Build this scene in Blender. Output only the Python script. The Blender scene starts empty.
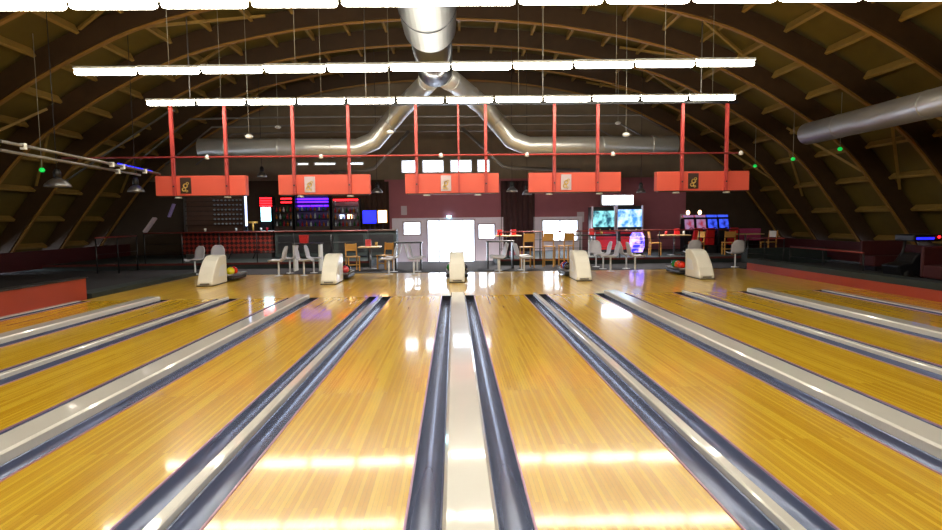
import bpy, math, random
from mathutils import Vector, Matrix
random.seed(7)
PI = math.pi
C = bpy.context.scene.collection
sc = bpy.context.scene

# ------------------------------------------------------------------ camera
F = 580.0; CX, CY = 471.0, 265.0
CAM = Vector((-0.06, 0.0, 1.56))
VP = (454.0, 220.0); SL = 0.0112
_d = Vector(((VP[0]-CX)/F, (CY-VP[1])/F, -1.0)).normalized()
_e = Vector((1.0, SL, 0.0))
_x = (_e - _e.dot(_d)*_d).normalized()
_z = _x.cross(_d).normalized()
M = Matrix((( _x.x,_d.x,_z.x),(_x.y,_d.y,_z.y),(_x.z,_d.z,_z.z)))   # world -> camera
MI = M.transposed()
cd = bpy.data.cameras.new('camera'); cam = bpy.data.objects.new('camera', cd); C.objects.link(cam)
cam.matrix_world = Matrix.Translation(CAM) @ MI.to_4x4()
cd.sensor_width = 36; cd.lens = 36*F/942; cd.clip_end = 200
sc.camera = cam
def at(px, py, Y):
    r = MI @ Vector(((px-CX)/F, (CY-py)/F, -1.0))
    return CAM + r*(Y/r.y)

# ------------------------------------------------------------------ materials
def newmat(name):
    m = bpy.data.materials.new(name); m.use_nodes = True
    nt = m.node_tree; b = nt.nodes['Principled BSDF']
    return m, nt, b
def lin(c):
    return tuple(((v/255)/12.92 if v/255 <= .04045 else ((v/255+.055)/1.055)**2.4) for v in c)+(1,)
def mat(name, rgb, rough=.5, metal=0, var=.12, scale=6, coat=0, bump=0):
    m, nt, b = newmat(name); c = lin(rgb)
    N = nt.nodes; L = nt.links
    tc = N.new('ShaderNodeTexCoord'); nz = N.new('ShaderNodeTexNoise'); nz.inputs['Scale'].default_value = scale
    nz.inputs['Detail'].default_value = 4
    L.new(tc.outputs['Object'], nz.inputs['Vector'])
    mx = N.new('ShaderNodeMix'); mx.data_type = 'RGBA'
    mx.inputs['A'].default_value = tuple(v*(1-var) for v in c[:3])+(1,)
    mx.inputs['B'].default_value = tuple(min(1, v*(1+var)) for v in c[:3])+(1,)
    L.new(nz.outputs['Fac'], mx.inputs['Factor']); L.new(mx.outputs['Result'], b.inputs['Base Color'])
    b.inputs['Roughness'].default_value = rough; b.inputs['Metallic'].default_value = metal
    b.inputs['Coat Weight'].default_value = coat; b.inputs['Coat Roughness'].default_value = .05
    if bump:
        bp = N.new('ShaderNodeBump'); bp.inputs['Strength'].default_value = bump
        L.new(nz.outputs['Fac'], bp.inputs['Height']); L.new(bp.outputs['Normal'], b.inputs['Normal'])
    return m
def emat(name, rgb, strength, base=None):
    m, nt, b = newmat(name)
    b.inputs['Base Color'].default_value = lin(base or rgb)
    b.inputs['Emission Color'].default_value = lin(rgb); b.inputs['Emission Strength'].default_value = strength
    b.inputs['Roughness'].default_value = .4
    return m
def plank_mat(name, c1, c2, row=.0268, length=1.3, rough=.28, coat=1.0, coatr=.05):
    m, nt, b = newmat(name); N = nt.nodes; L = nt.links
    tc = N.new('ShaderNodeTexCoord'); mp = N.new('ShaderNodeMapping')
    mp.inputs['Rotation'].default_value = (0, 0, PI/2)
    L.new(tc.outputs['Object'], mp.inputs['Vector'])
    br = N.new('ShaderNodeTexBrick'); br.inputs['Scale'].default_value = 1
    br.inputs['Brick Width'].default_value = length; br.inputs['Row Height'].default_value = row
    br.inputs['Mortar Size'].default_value = row*.02; br.inputs['Mortar Smooth'].default_value = .3
    br.inputs['Bias'].default_value = -.15; br.offset = .37; br.offset_frequency = 3
    br.inputs['Color1'].default_value = lin(c1); br.inputs['Color2'].default_value = lin(c2)
    br.inputs['Mortar'].default_value = tuple(v*.45 for v in lin(c2)[:3])+(1,)
    L.new(mp.outputs['Vector'], br.inputs['Vector'])
    # fine grain, stretched along the board
    mp2 = N.new('ShaderNodeMapping'); mp2.inputs['Scale'].default_value = (90, 1.6, 20)
    L.new(tc.outputs['Object'], mp2.inputs['Vector'])
    nz = N.new('ShaderNodeTexNoise'); nz.inputs['Scale'].default_value = 1; nz.inputs['Detail'].default_value = 3
    L.new(mp2.outputs['Vector'], nz.inputs['Vector'])
    mx = N.new('ShaderNodeMix'); mx.data_type = 'RGBA'; mx.blend_type = 'MULTIPLY'; mx.inputs['Factor'].default_value = .22
    rp = N.new('ShaderNodeValToRGB'); rp.color_ramp.elements[0].position = .3; rp.color_ramp.elements[1].position = .7
    rp.color_ramp.elements[0].color = (.6, .5, .4, 1)
    L.new(nz.outputs['Fac'], rp.inputs['Fac']); L.new(br.outputs['Color'], mx.inputs['A']); L.new(rp.outputs['Color'], mx.inputs['B'])
    L.new(mx.outputs['Result'], b.inputs['Base Color'])
    b.inputs['Roughness'].default_value = rough
    b.inputs['Coat Weight'].default_value = coat; b.inputs['Coat Roughness'].default_value = coatr
    return m
MT = {}
MT['lane'] = plank_mat('lane_maple', (238,196,52), (208,154,24), coat=.5, coatr=.07, rough=.24)
MT['approach'] = plank_mat('approach_maple', (236,196,74), (208,156,42), row=.06, length=1.6, coat=.55)
MT['divider'] = mat('divider_white', (226,222,218), .22, var=.05, scale=3, coat=.8)
MT['gutter'] = mat('gutter_steel_blue', (104,114,146), .24, .45, var=.04, scale=1)
MT['strip'] = mat('edge_strip_mauve', (178,132,158), .3, .2)
MT['chrome'] = mat('chrome', (200,205,212), .15, 1)
MT['black_edge'] = mat('dark_trim', (26,24,28), .4)
MT['redwall'] = mat('red_painted_board', (160,58,36), .55, var=.08, scale=2)
MT['redbox'] = mat('coral_red_paint', (216,88,70), .5, var=.05, scale=2)
MT['redpost'] = mat('coral_red_post', (178,62,58), .5)
MT['carpet'] = mat('dark_carpet', (38,36,42), .9, var=.4, scale=30)
MT['platform'] = mat('dark_green_riser', (34,44,44), .7, var=.3, scale=5)
MT['nosing'] = mat('red_nosing', (96,34,32), .7)
MT['rail'] = mat('dull_red_handrail', (136,48,42), .5)
MT['arch'] = mat('glulam_timber', (60,38,14), .6, var=.3, scale=4)
MT['arch_highlight'] = mat('painted_arch_highlight', (150,108,46), .5, var=.15)  # paler than the arch timber: lamp light on the undersides, put into the colour
MT['skin'] = mat('roof_boards', (104,86,24), .8, var=.35, scale=1.2)
MT['purlin'] = mat('purlin_timber', (156,124,58), .6, var=.2, scale=5)
MT['dado'] = mat('maroon_panel', (74,24,26), .6, var=.2)
MT['plum'] = mat('plum_wall_paint', (164,98,110), .8, var=.1, scale=3)
MT['gable'] = mat('grey_brown_gable', (126,112,94), .85, var=.25, scale=2)
MT['ductmain'] = mat('galvanised_main_duct', (98,100,106), .3, .95, var=.1, scale=2)
MT['brownwall'] = mat('dark_brown_wall',(62,46,32),.85,var=.3,scale=2)
MT['duct'] = mat('galvanised_duct', (206,206,206), .36, .7, var=.12, scale=2)
MT['pipe'] = mat('grey_conduit', (130,126,124), .4, .6)
MT['lav'] = mat('lavender_partition', (236,224,238), .6, var=.04)
MT['frame'] = mat('white_frame', (230,232,240), .4, var=.03)
MT['seat'] = mat('pale_grey_plastic', (206,206,220), .35, var=.04)
MT['hood'] = mat('cream_white_plastic', (238,234,226), .3, var=.04, coat=.3)
MT['dark'] = mat('black_plastic', (22,22,26), .4)
MT['steel'] = mat('brushed_steel', (150,150,155), .3, .9)
MT['wood'] = mat('honey_wood', (205,150,70), .45, var=.18, scale=8)
MT['tabletop'] = mat('pale_wood_top', (214,180,130), .4, var=.1)
MT['darkwood'] = mat('dark_wood', (58,36,28), .5, var=.3)
MT['white'] = mat('white_enamel', (235,235,232), .35, var=.03)
MT['poster'] = mat('pale_notice', (200,184,196), .7, var=.05)
MT['gold'] = mat('gold_paint', (205,170,90), .4, .4)
MT['pink'] = mat('magenta_panel', (180,60,110), .6)
MT['rubber'] = mat('hose_black', (18,18,18), .6)
MT['redplastic'] = mat('red_plastic', (214,38,40), .35)
MT['cable'] = mat('pale_wire', (170,165,150), .5, .3)
EM = {}
EM['tube'] = emat('fluorescent', (255,248,226), 30)
EM['violet'] = emat('violet_led', (84,24,235), 5)
EM['rednew'] = emat('red_neon', (255,26,34), 6)
EM['cyan'] = emat('cyan_sign', (170,240,255), 9)
EM['blue'] = emat('blue_screen', (30,36,255), 2)
EM['orange'] = emat('warm_lamp', (255,206,150), 6)
EM['sign'] = emat('white_marquee', (225,236,255), 12)
EM['green'] = emat('green_exit', (20,200,80), .8)
EM['bulb'] = emat('lamp_bulb', (255,240,225), 8)
EM['white_tube'] = emat('cool_tube', (190,205,255), 3)

def screen_mat(name, a, b_, s):
    m, nt, b = newmat(name); N = nt.nodes; L = nt.links
    tc = N.new('ShaderNodeTexCoord'); nz = N.new('ShaderNodeTexNoise'); nz.inputs['Scale'].default_value = 3.5
    rp = N.new('ShaderNodeValToRGB'); rp.color_ramp.elements[0].color = lin(a); rp.color_ramp.elements[1].color = lin(b_)
    rp.color_ramp.elements[0].position = .4; rp.color_ramp.elements[1].position = .65
    L.new(tc.outputs['Object'], nz.inputs['Vector']); L.new(nz.outputs['Fac'], rp.inputs['Fac'])
    L.new(rp.outputs['Color'], b.inputs['Emission Color']); b.inputs['Emission Strength'].default_value = s
    b.inputs['Base Color'].default_value = (.02,.02,.03,1)
    return m
EM['scr1'] = screen_mat('teal_game_screen', (20,70,90), (150,235,240), 1.6)
EM['scr2'] = screen_mat('blue_game_screen', (60,130,220), (205,235,255), 1.6)
EM['racescr'] = screen_mat('red_race_screen',(200,30,40),(190,150,200),.6)
EM['bluedim'] = screen_mat('blue_race_screen',(10,12,90),(60,90,255),1.1)
EM['blow'] = screen_mat('violet_blue_glow', (30,30,255), (225,180,255), 2.5)
def tufted():
    m, nt, b = newmat('tufted_red_leather'); N = nt.nodes; L = nt.links
    tc = N.new('ShaderNodeTexCoord'); mp = N.new('ShaderNodeMapping')
    mp.inputs['Rotation'].default_value = (0, PI/4, 0); mp.inputs['Scale'].default_value = (8.5,8.5,8.5)
    L.new(tc.outputs['Object'], mp.inputs['Vector'])
    sp = N.new('ShaderNodeSeparateXYZ'); cb = N.new('ShaderNodeCombineXYZ')
    L.new(mp.outputs['Vector'], sp.inputs[0]); L.new(sp.outputs['X'], cb.inputs['X']); L.new(sp.outputs['Z'], cb.inputs['Y'])
    ck = N.new('ShaderNodeTexChecker'); ck.inputs['Scale'].default_value = 1
    ck.inputs['Color1'].default_value = lin((120,40,32)); ck.inputs['Color2'].default_value = lin((34,14,13))
    L.new(cb.outputs[0], ck.inputs['Vector']); L.new(ck.outputs['Color'], b.inputs['Base Color'])
    b.inputs['Roughness'].default_value = .35
    return m
MT['tufted'] = tufted()
def glass():
    m, nt, b = newmat('window_glass'); N = nt.nodes; L = nt.links
    tr = N.new('ShaderNodeBsdfTransparent'); tr.inputs['Color'].default_value = (.97,.98,1,1)
    gl = N.new('ShaderNodeBsdfGlossy'); gl.inputs['Roughness'].default_value = .03
    mx = N.new('ShaderNodeMixShader'); mx.inputs[0].default_value = .06
    L.new(tr.outputs[0], mx.inputs[1]); L.new(gl.outputs[0], mx.inputs[2])
    L.new(mx.outputs[0], nt.nodes['Material Output'].inputs['Surface'])
    return m
MT['glass'] = glass()
MT['bottle_green'] = mat('green_bottle', (40,90,50), .1); MT['bottle_amber'] = mat('amber_bottle', (170,100,40), .1)
MT['bottle_clear'] = mat('clear_bottle', (190,200,215), .1); MT['bottle_red'] = mat('red_bottle', (170,40,60), .1)

# ------------------------------------------------------------------ mesh builder
class MB:
    def __init__(s): s.v=[]; s.f=[]; s.sm=[]
    def add(s, vs, fs, smooth=False):
        o = len(s.v); s.v += [tuple(v) for v in vs]; s.f += [tuple(i+o for i in f) for f in fs]; s.sm += [smooth]*len(fs)
        return s
    def box(s, x0,x1,y0,y1,z0,z1):
        vs=[(x0,y0,z0),(x1,y0,z0),(x1,y1,z0),(x0,y1,z0),(x0,y0,z1),(x1,y0,z1),(x1,y1,z1),(x0,y1,z1)]
        return s.add(vs,[(0,3,2,1),(4,5,6,7),(0,1,5,4),(1,2,6,5),(2,3,7,6),(3,0,4,7)])
    def bar(s, a, b, w, h):
        a=Vector(a); b=Vector(b); t=(b-a).normalized()
        up=Vector((0,0,1)) if abs(t.z)<.95 else Vector((0,1,0))
        r=t.cross(up).normalized(); u=r.cross(t)
        vs=[]
        for p in (a,b):
            for i,j in ((-1,-1),(1,-1),(1,1),(-1,1)): vs.append(p+r*i*w/2+u*j*h/2)
        return s.add(vs,[(0,3,2,1),(4,5,6,7),(0,1,5,4),(1,2,6,5),(2,3,7,6),(3,0,4,7)])
    def tube(s, pts, r, n=10, caps=True, closed=False):
        pts=[Vector(p) for p in pts]; rs = r if isinstance(r,(list,tuple)) else [r]*len(pts)
        vs=[]; fs=[]
        t0=(pts[1]-pts[0]).normalized(); ref=Vector((0,0,1)) if abs(t0.z)<.9 else Vector((1,0,0))
        u=t0.cross(ref).normalized()
        for i,p in enumerate(pts):
            if i==0: t=(pts[1]-p)
            elif i==len(pts)-1: t=(p-pts[i-1])
            else: t=(pts[i+1]-p).normalized()+(p-pts[i-1]).normalized()
            t.normalize(); u=(u-t*u.dot(t)).normalized(); w=t.cross(u)
            for k in range(n):
                a=2*PI*k/n; vs.append(p+(u*math.cos(a)+w*math.sin(a))*rs[i])
        for i in range(len(pts)-1):
            for k in range(n): fs.append((i*n+k,i*n+(k+1)%n,(i+1)*n+(k+1)%n,(i+1)*n+k))
        s.add(vs,fs,True)
        if caps:
            o=len(s.v)-len(vs)
            s.f.append(tuple(o+k for k in range(n))[::-1]); s.sm.append(False)
            s.f.append(tuple(o+(len(pts)-1)*n+k for k in range(n))); s.sm.append(False)
        return s
    def lathe(s, prof, c=(0,0,0), n=16, axis='z'):
        vs=[];fs=[]
        for r,z in prof:
            for k in range(n):
                a=2*PI*k/n; x,y=r*math.cos(a),r*math.sin(a)
                p=(x,y,z) if axis=='z' else ((z,x,y) if axis=='x' else (x,z,y))
                vs.append((p[0]+c[0],p[1]+c[1],p[2]+c[2]))
        for i in range(len(prof)-1):
            for k in range(n): fs.append((i*n+k,i*n+(k+1)%n,(i+1)*n+(k+1)%n,(i+1)*n+k))
        return s.add(vs,fs,True)
    def sphere(s,c,r,n=14,m=9,sc=(1,1,1)):
        return s.lathe_sc([(max(1e-4,r*math.sin(PI*i/m)),-r*math.cos(PI*i/m)) for i in range(m+1)],c,n,sc)
    def lathe_sc(s,prof,c,n,sc):
        o=len(s.v); s.lathe(prof,(0,0,0),n)
        for i in range(o,len(s.v)):
            v=s.v[i]; s.v[i]=(v[0]*sc[0]+c[0],v[1]*sc[1]+c[1],v[2]*sc[2]+c[2])
        return s
    def prism(s, poly, axis, a, b):   # poly of 2D points, extruded along axis
        n=len(poly)
        def P(p,t):
            return (t,p[0],p[1]) if axis=='x' else ((p[0],t,p[1]) if axis=='y' else (p[0],p[1],t))
        vs=[P(p,a) for p in poly]+[P(p,b) for p in poly]
        fs=[tuple(range(n))[::-1],tuple(range(n,2*n))]+[(i,(i+1)%n,n+(i+1)%n,n+i) for i in range(n)]
        return s.add(vs,fs)
    def grid(s, fn, nu, nv, smooth=True):
        vs=[fn(i/nu,j/nv) for j in range(nv+1) for i in range(nu+1)]
        fs=[(j*(nu+1)+i,j*(nu+1)+i+1,(j+1)*(nu+1)+i+1,(j+1)*(nu+1)+i) for j in range(nv) for i in range(nu)]
        return s.add(vs,fs,smooth)
    def build(s, name, m, parent=None, bevel=0, solid=0, fix=True):
        me=bpy.data.meshes.new(name); me.from_pydata(s.v,[],s.f)
        me.polygons.foreach_set('use_smooth',s.sm)
        if fix:
            import bmesh
            bm=bmesh.new(); bm.from_mesh(me); bmesh.ops.recalc_face_normals(bm,faces=bm.faces); bm.to_mesh(me); bm.free()
        me.update(); me.materials.append(m)
        o=bpy.data.objects.new(name,me); C.objects.link(o)
        if parent: o.parent=parent
        if solid:
            md=o.modifiers.new('s','SOLIDIFY'); md.thickness=solid; md.offset=0
        if bevel:
            md=o.modifiers.new('b','BEVEL'); md.width=bevel; md.segments=2; md.limit_method='ANGLE'; md.angle_limit=.7
        return o
def tag(o,label,cat,group=None,kind=None):
    o['label']=label; o['category']=cat
    if group: o['group']=group
    if kind: o['kind']=kind
    return o
def thing(name,label,cat,loc=(0,0,0),rz=0,group=None):
    o=bpy.data.objects.new(name,None); C.objects.link(o); o.location=loc; o.rotation_euler=(0,0,rz)
    o.empty_display_size=.1
    return tag(o,label,cat,group)
def struct(name,mb,m,parent=None,label=None,**k):
    o=mb.build(name,m,parent,**k); o['kind']='structure'
    if label and not parent: o['label']=label
    return o
def copy_tree(o,parent=None):
    c=o.copy(); C.objects.link(c)
    if parent: c.parent=parent
    for ch in list(o.children): copy_tree(ch,c)
    return c
def dup(root,label,loc,rz=None,group=None):
    c=copy_tree(root); c.location=loc; c['label']=label
    if rz is not None: c.rotation_euler=(0,0,rz)
    if group: c['group']=group
    return c
ORD=['first','second','third','fourth','fifth','sixth','seventh','eighth','ninth','tenth','eleventh','twelfth','thirteenth','fourteenth','fifteenth','sixteenth','seventeenth','eighteenth','nineteenth','twentieth','twenty-first','twenty-second','twenty-third','twenty-fourth']

# ------------------------------------------------------------------ layout constants
YF=11.93          # foul line
YA=17.35          # rear end of approach
Y0=-6.4           # pin end of the lanes
YW=25.0           # far wall
PER=3.2; WID=.68; NAR=.48
XU=[0,1.6,3.18,4.72,6.2,7.7]
def ux(n): return (1 if n>=0 else -1)*XU[abs(n)]; LW=PER/2-WID/2-NAR/2
VC=-.4            # vault centre line
PR=[(0,7.28),(3.4,7.08),(6.69,6.43),(8.68,5.61),(10.44,4.61),(11.94,3.5),(13.3,1.85),(14.6,.05)]
def catmull(P,k=4):
    Q=[(-P[1][0],P[1][1])]+P+[(2*P[-1][0]-P[-2][0],2*P[-1][1]-P[-2][1])]
    out=[]
    for i in range(1,len(Q)-2):
        for j in range(k):
            t=j/k; r=[]
            for a in (0,1):
                p0,p1,p2,p3=Q[i-1][a],Q[i][a],Q[i+1][a],Q[i+2][a]
                r.append(.5*((2*p1)+(-p0+p2)*t+(2*p0-5*p1+4*p2-p3)*t*t+(-p0+3*p1-3*p2+p3)*t**3))
            out.append(tuple(r))
    out.append(P[-1]); return out
HALF=catmull(PR)
def full(off):
    pts=[]
    h=HALF
    for i,(x,z) in enumerate(h):
        a=h[max(0,i-1)]; b=h[min(len(h)-1,i+1)]
        tx,tz=b[0]-a[0],b[1]-a[1]
        if i==0: tx,tz=1,0
        l=math.hypot(tx,tz); nx,nz=-tz/l,tx/l
        pts.append((x+nx*off,z+nz*off))
    left=[(-x+VC,z) for x,z in pts[::-1]]; right=[(x+VC,z) for x,z in pts[1:]]
    return left+right
RIB_IN=full(0); RIB_OUT=full(.5); SKIN=full(.6); SKIN2=full(.78)
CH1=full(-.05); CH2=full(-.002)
def vz(x, line=None):
    line=line or SKIN
    for (a,b) in zip(line,line[1:]):
        if a[0]<=x<=b[0]: return a[1]+(b[1]-a[1])*(x-a[0])/(b[0]-a[0])
    return 5

# ------------------------------------------------------------------ room shell
YB=-7.6
struct('floor', MB().box(-15.8,15.4,YB,YA,-.34,-.14), MT['carpet'])
cf=MB()
cf.box(-15.8,15.4,YA,22.0,-.34,0); cf.box(-15.8,-2.7,22.0,YW,-.34,0); cf.box(2.9,15.4,22.0,YW,-.34,0)
struct('floor', cf, MT['carpet'])
struct('floor', MB().box(-2.7,2.9,22.0,YW+.3,-.7,-.45), mat('entrance_tiles',(150,140,150),.35,var=.1))
# side floors beside the lanes and the approach
struct('floor', MB().box(-15.6,-8.2,YB,YA,-.14,.1).box(-8.2,-7.96,YB,12.3,-.14,.1), MT['carpet'])
struct('floor', MB().box(8.8,15.2,YB,YA,-.14,.06), MT['carpet'])
# vault skin
sk=MB(); n=len(SKIN)
vs=[];fs=[]
for line in (SKIN,SKIN2):
    for y in (YB,YW+.4):
        vs+= [(x,y,z) for x,z in line]
for i in range(n-1):
    fs+=[(i,i+1,n+i+1,n+i),(2*n+i,3*n+i,3*n+i+1,2*n+i+1),(i,2*n+i,2*n+i+1,i+1),(n+i,n+i+1,3*n+i+1,3*n+i)]
fs+=[(0,n,3*n,2*n),(n-1,3*n-1,4*n-1,2*n-1)]
sk.add(vs,fs)
struct('ceiling', sk, MT['skin'])
# far wall with openings: build column cells
def wall_cells(mb,x0,x1,z0,z1,y0,y1,holes):
    xs=sorted({x0,x1,*[h[0] for h in holes],*[h[1] for h in holes]}); zs=sorted({z0,z1,*[h[2] for h in holes],*[h[3] for h in holes]})
    xs=[x for x in xs if x0<=x<=x1]; zs=[z for z in zs if z0<=z<=z1]
    for a,b in zip(xs,xs[1:]):
        for c,d in zip(zs,zs[1:]):
            mx,mz=(a+b)/2,(c+d)/2
            if any(h[0]<mx<h[1] and h[2]<mz<h[3] for h in holes): continue
            mb.box(a,b,y0,y1,c,d)
def rect(px0,py0,px1,py1,Y):
    a=at(px0,(py0),Y); b=at(px1,py1,Y)
    return (a.x,b.x,min(a.z,b.z),max(a.z,b.z))
D_DOOR=rect(427,220,475,250,YW); D_DOOR=(D_DOOR[0],D_DOOR[1],-.45,D_DOOR[3])
W_L=rect(403,222,421,235,YW); W_R=rect(478,224,495,239,YW)
W_BIG=rect(542,220,578,241,YW)
UP=[rect(a,160,b,173,YW) for a,b in ((401,416),(422,444),(450,472),(477,490))]
z_=UP[0][2]; z2=UP[0][3]; UP=[(u[0],u[1],z_,z2) for u in UP]
SLIT=[rect(a,162.5,b,165.5,YW) for a,b in ((297,309),(314,336),(347,364))]
z_=SLIT[0][2]; z2=SLIT[0][3]; SLIT=[(u[0],u[1],z_,z2) for u in SLIT]
low=MB(); wall_cells(low,-3.0,10.0,-.5,3.3,YW,YW+.2,[D_DOOR,W_L,W_R,W_BIG])
struct('wall_back', low, MT['plum'])
struct('wall_back_left', MB().box(-15.6,-3.0,YW,YW+.2,-.5,3.3), MT['brownwall'])
struct('wall_back_right', MB().box(10.0,15.2,YW,YW+.2,-.5,3.3), MT['brownwall'])
hi=MB()
wall_cells(hi,-13.6,12.9,3.3,5.0,YW,YW+.2,UP+SLIT)
ol=[(x,z) for x,z in SKIN2]
top=[(x,z) for x,z in SKIN2 if z>5.0]
poly=[(top[0][0]-.7,5.0)]+top+[(top[-1][0]+.7,5.0)]
hi.prism(poly,'y',YW,YW+.2)
struct('wall_back_upper', hi, MT['gable'])
# wall behind the camera: pinsetter masking
nb=MB(); nb.prism([(-15.4,-.3)]+[(x,z) for x,z in SKIN2]+[(14.6,-.3)],'y',YB-.2,YB)
struct('wall_front', nb, MT['gable'])
struct('wall_left', MB().box(-13.95,-13.8,YB,YW,.1,.7), MT['dado'])
struct('wall_right', MB().box(13.0,13.15,YB,YW,.06,.7), MT['dado'])
# windows, doors
def window(i,r,bars=0,name='window',depth=.05):
    x0,x1,z0,z1=r; t=.045
    f=MB(); y0,y1=YW-.03,YW+.12
    f.box(x0,x0+t,y0,y1,z0,z1); f.box(x1-t,x1,y0,y1,z0,z1); f.box(x0+t,x1-t,y0,y1,z0,z0+t); f.box(x0+t,x1-t,y0,y1,z1-t,z1)
    for k in range(bars):
        xx=x0+(x1-x0)*(k+1)/(bars+1); f.box(xx-.03,xx+.03,y0,y1,z0+t,z1-t)
    o=struct('%s_%d'%(name,i),f,MT['frame'])
    g=MB().box(x0+t,x1-t,YW+.05,YW+.06,z0+t,z1-t).build('pane',MT['glass'],o)
    return o
k=1
for r in UP+SLIT: window(k,r); k+=1
window(k,W_L,0); k+=1; window(k,W_R,0); k+=1; window(k,W_BIG,1)
dd=window(1,D_DOOR,3,'door')
xm=(D_DOOR[0]+D_DOOR[1])/2
MB().tube([(xm-.1,YW-.09,.5),(xm-.1,YW-.09,1.0)],.015).build('door_handle',MT['steel'],dd)
MB().tube([(xm+.1,YW-.09,.5),(xm+.1,YW-.09,1.0)],.015).build('door_handle',MT['steel'],dd)
# pale partition around the entrance (a lining on the wall)
R=rect(392,218.3,505,257,YW-.05); H=[(h[0]-.02,h[1]+.02,h[2]-.02,h[3]+.02) for h in (D_DOOR,W_L,W_R)]
pl=MB(); wall_cells(pl,R[0],R[1],-.45,R[3],YW-.08,YW-.005,H)
struct('trim_1',pl,MT['lav'])
R=rect(533,217,582,244,YW)
pl=MB(); wall_cells(pl,R[0],R[1],.2,R[3],YW-.06,YW-.005,[(W_BIG[0]-.02,W_BIG[1]+.02,W_BIG[2]-.02,W_BIG[3]+.02)])
struct('trim_2',pl,MT['lav'])
# entrance steps
struct('trim_3',MB().box(-2.7,2.9,22.0,22.3,-.45,-.15).box(-2.7,2.9,22.3,22.6,-.45,-.3),MT['carpet'])
# raised platforms behind the seats
PZ=.2; PY=19.7
for nm,x0,x1 in (('floor',-15.4,-2.9),('floor',1.4,15.0)):
    pm=MB(); pm.box(x0,x1,PY,22.0,0,PZ)
    if x0<0: pm.box(x0,x1,22.0,YW-.01,0,PZ)
    else: pm.box(2.9,x1,22.0,YW-.01,0,PZ)
    struct(nm,pm,MT['platform'])
    struct('trim_%d'%(4 if x0<0 else 5),MB().box(x0,x1,PY-.03,PY-.002,PZ-.06,PZ+.01),MT['nosing'])

# timber arches
ys=[-4.6,-2.2,.2,2.6,5.0,7.4,9.8,12.2,14.6,17.0,19.4,21.8,24.2]
for i,y in enumerate(ys):
    mb=MB(); nn=len(RIB_IN); w=.11
    vs=[(x,y-w,z) for x,z in RIB_IN]+[(x,y+w,z) for x,z in RIB_IN]+[(x,y-w,z) for x,z in RIB_OUT]+[(x,y+w,z) for x,z in RIB_OUT]
    fs=[]
    for j in range(nn-1):
        fs+=[(j,j+1,nn+j+1,nn+j),(2*nn+j,3*nn+j,3*nn+j+1,2*nn+j+1),(j,2*nn+j,2*nn+j+1,j+1),(nn+j,nn+j+1,3*nn+j+1,3*nn+j)]
    fs+=[(0,nn,3*nn,2*nn),(nn-1,3*nn-1,4*nn-1,2*nn-1)]
    mb.add(vs,fs)
    ar=mb.build('timber_arch',MT['arch'])
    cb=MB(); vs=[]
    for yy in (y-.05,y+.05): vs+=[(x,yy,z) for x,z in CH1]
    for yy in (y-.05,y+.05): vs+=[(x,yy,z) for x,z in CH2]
    cb.add(vs,fs); cb.build('underside_highlight',MT['arch_highlight'],ar)  # added strip painting the bright, lit lower edge of the arch
    tag(ar,'curved brown timber roof arch, %s from the far wall'%ORD[len(ys)-1-i],'roof arch','timber arches of the roof')
# purlins: long sticks between arches' backs and the roof boards
L_=full(.53); 
def along(line,n):
    seg=[math.hypot(b[0]-a[0],b[1]-a[1]) for a,b in zip(line,line[1:])]; T=sum(seg); out=[]
    for k in range(n):
        d=T*(k+.5)/n
        for i,s_ in enumerate(seg):
            if d<=s_: break
            d-=s_
        a,b=line[i],line[i+1]; t=d/s_; out.append((a[0]+(b[0]-a[0])*t,a[1]+(b[1]-a[1])*t,math.atan2(b[1]-a[1],b[0]-a[0])))
    return out
NP=30
for i,(x,z,a) in enumerate(along(L_,NP)):
    mb=MB(); c,s_=math.cos(a),math.sin(a); hw,hh=.04,.06
    q=[(x+c*u-s_*v,z+s_*u+c*v) for u,v in ((-hw,-hh-.1),(hw,-hh-.1),(hw,hh-.01),(-hw,hh-.01))]
    for ya,yb in zip(ys,ys[1:]): mb.prism(q,'y',ya+.13,yb-.13)
    tag(mb.build('roof_purlin',MT['purlin']),'pale timber purlin line under the roof, %s up from the left eave'%ORD[i] if i<NP/2 else 'pale timber purlin line under the roof, %s up from the right eave'%ORD[NP-1-i],'purlin','roof purlins')
# diagonal braces in a few bays
BL=full(.46)
def on(line,t):
    i=min(len(line)-2,int(t*(len(line)-1))); u=t*(len(line)-1)-i; a,b=line[i],line[i+1]
    return a[0]+(b[0]-a[0])*u,a[1]+(b[1]-a[1])*u
k=0
for bi in range(4,12):
    for t0,t1 in ((.1,.2),(.3,.4),(.62,.72),(.82,.92)):
        a,b=on(BL,t0),on(BL,t1)
        if bi%2: a,b=b,a
        mb=MB().bar((a[0],ys[bi]+.13,a[1]),(b[0],ys[bi+1]-.13,b[1]),.07,.07)
        side='left' if t0<.5 else 'right'; pos='low' if t0 in(.1,.82) else 'high'
        tag(mb.build('roof_brace',MT['purlin']),'timber brace %s on the %s slope, %s bay from the far wall'%(pos,side,ORD[11-bi]),'brace','roof braces')

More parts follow.
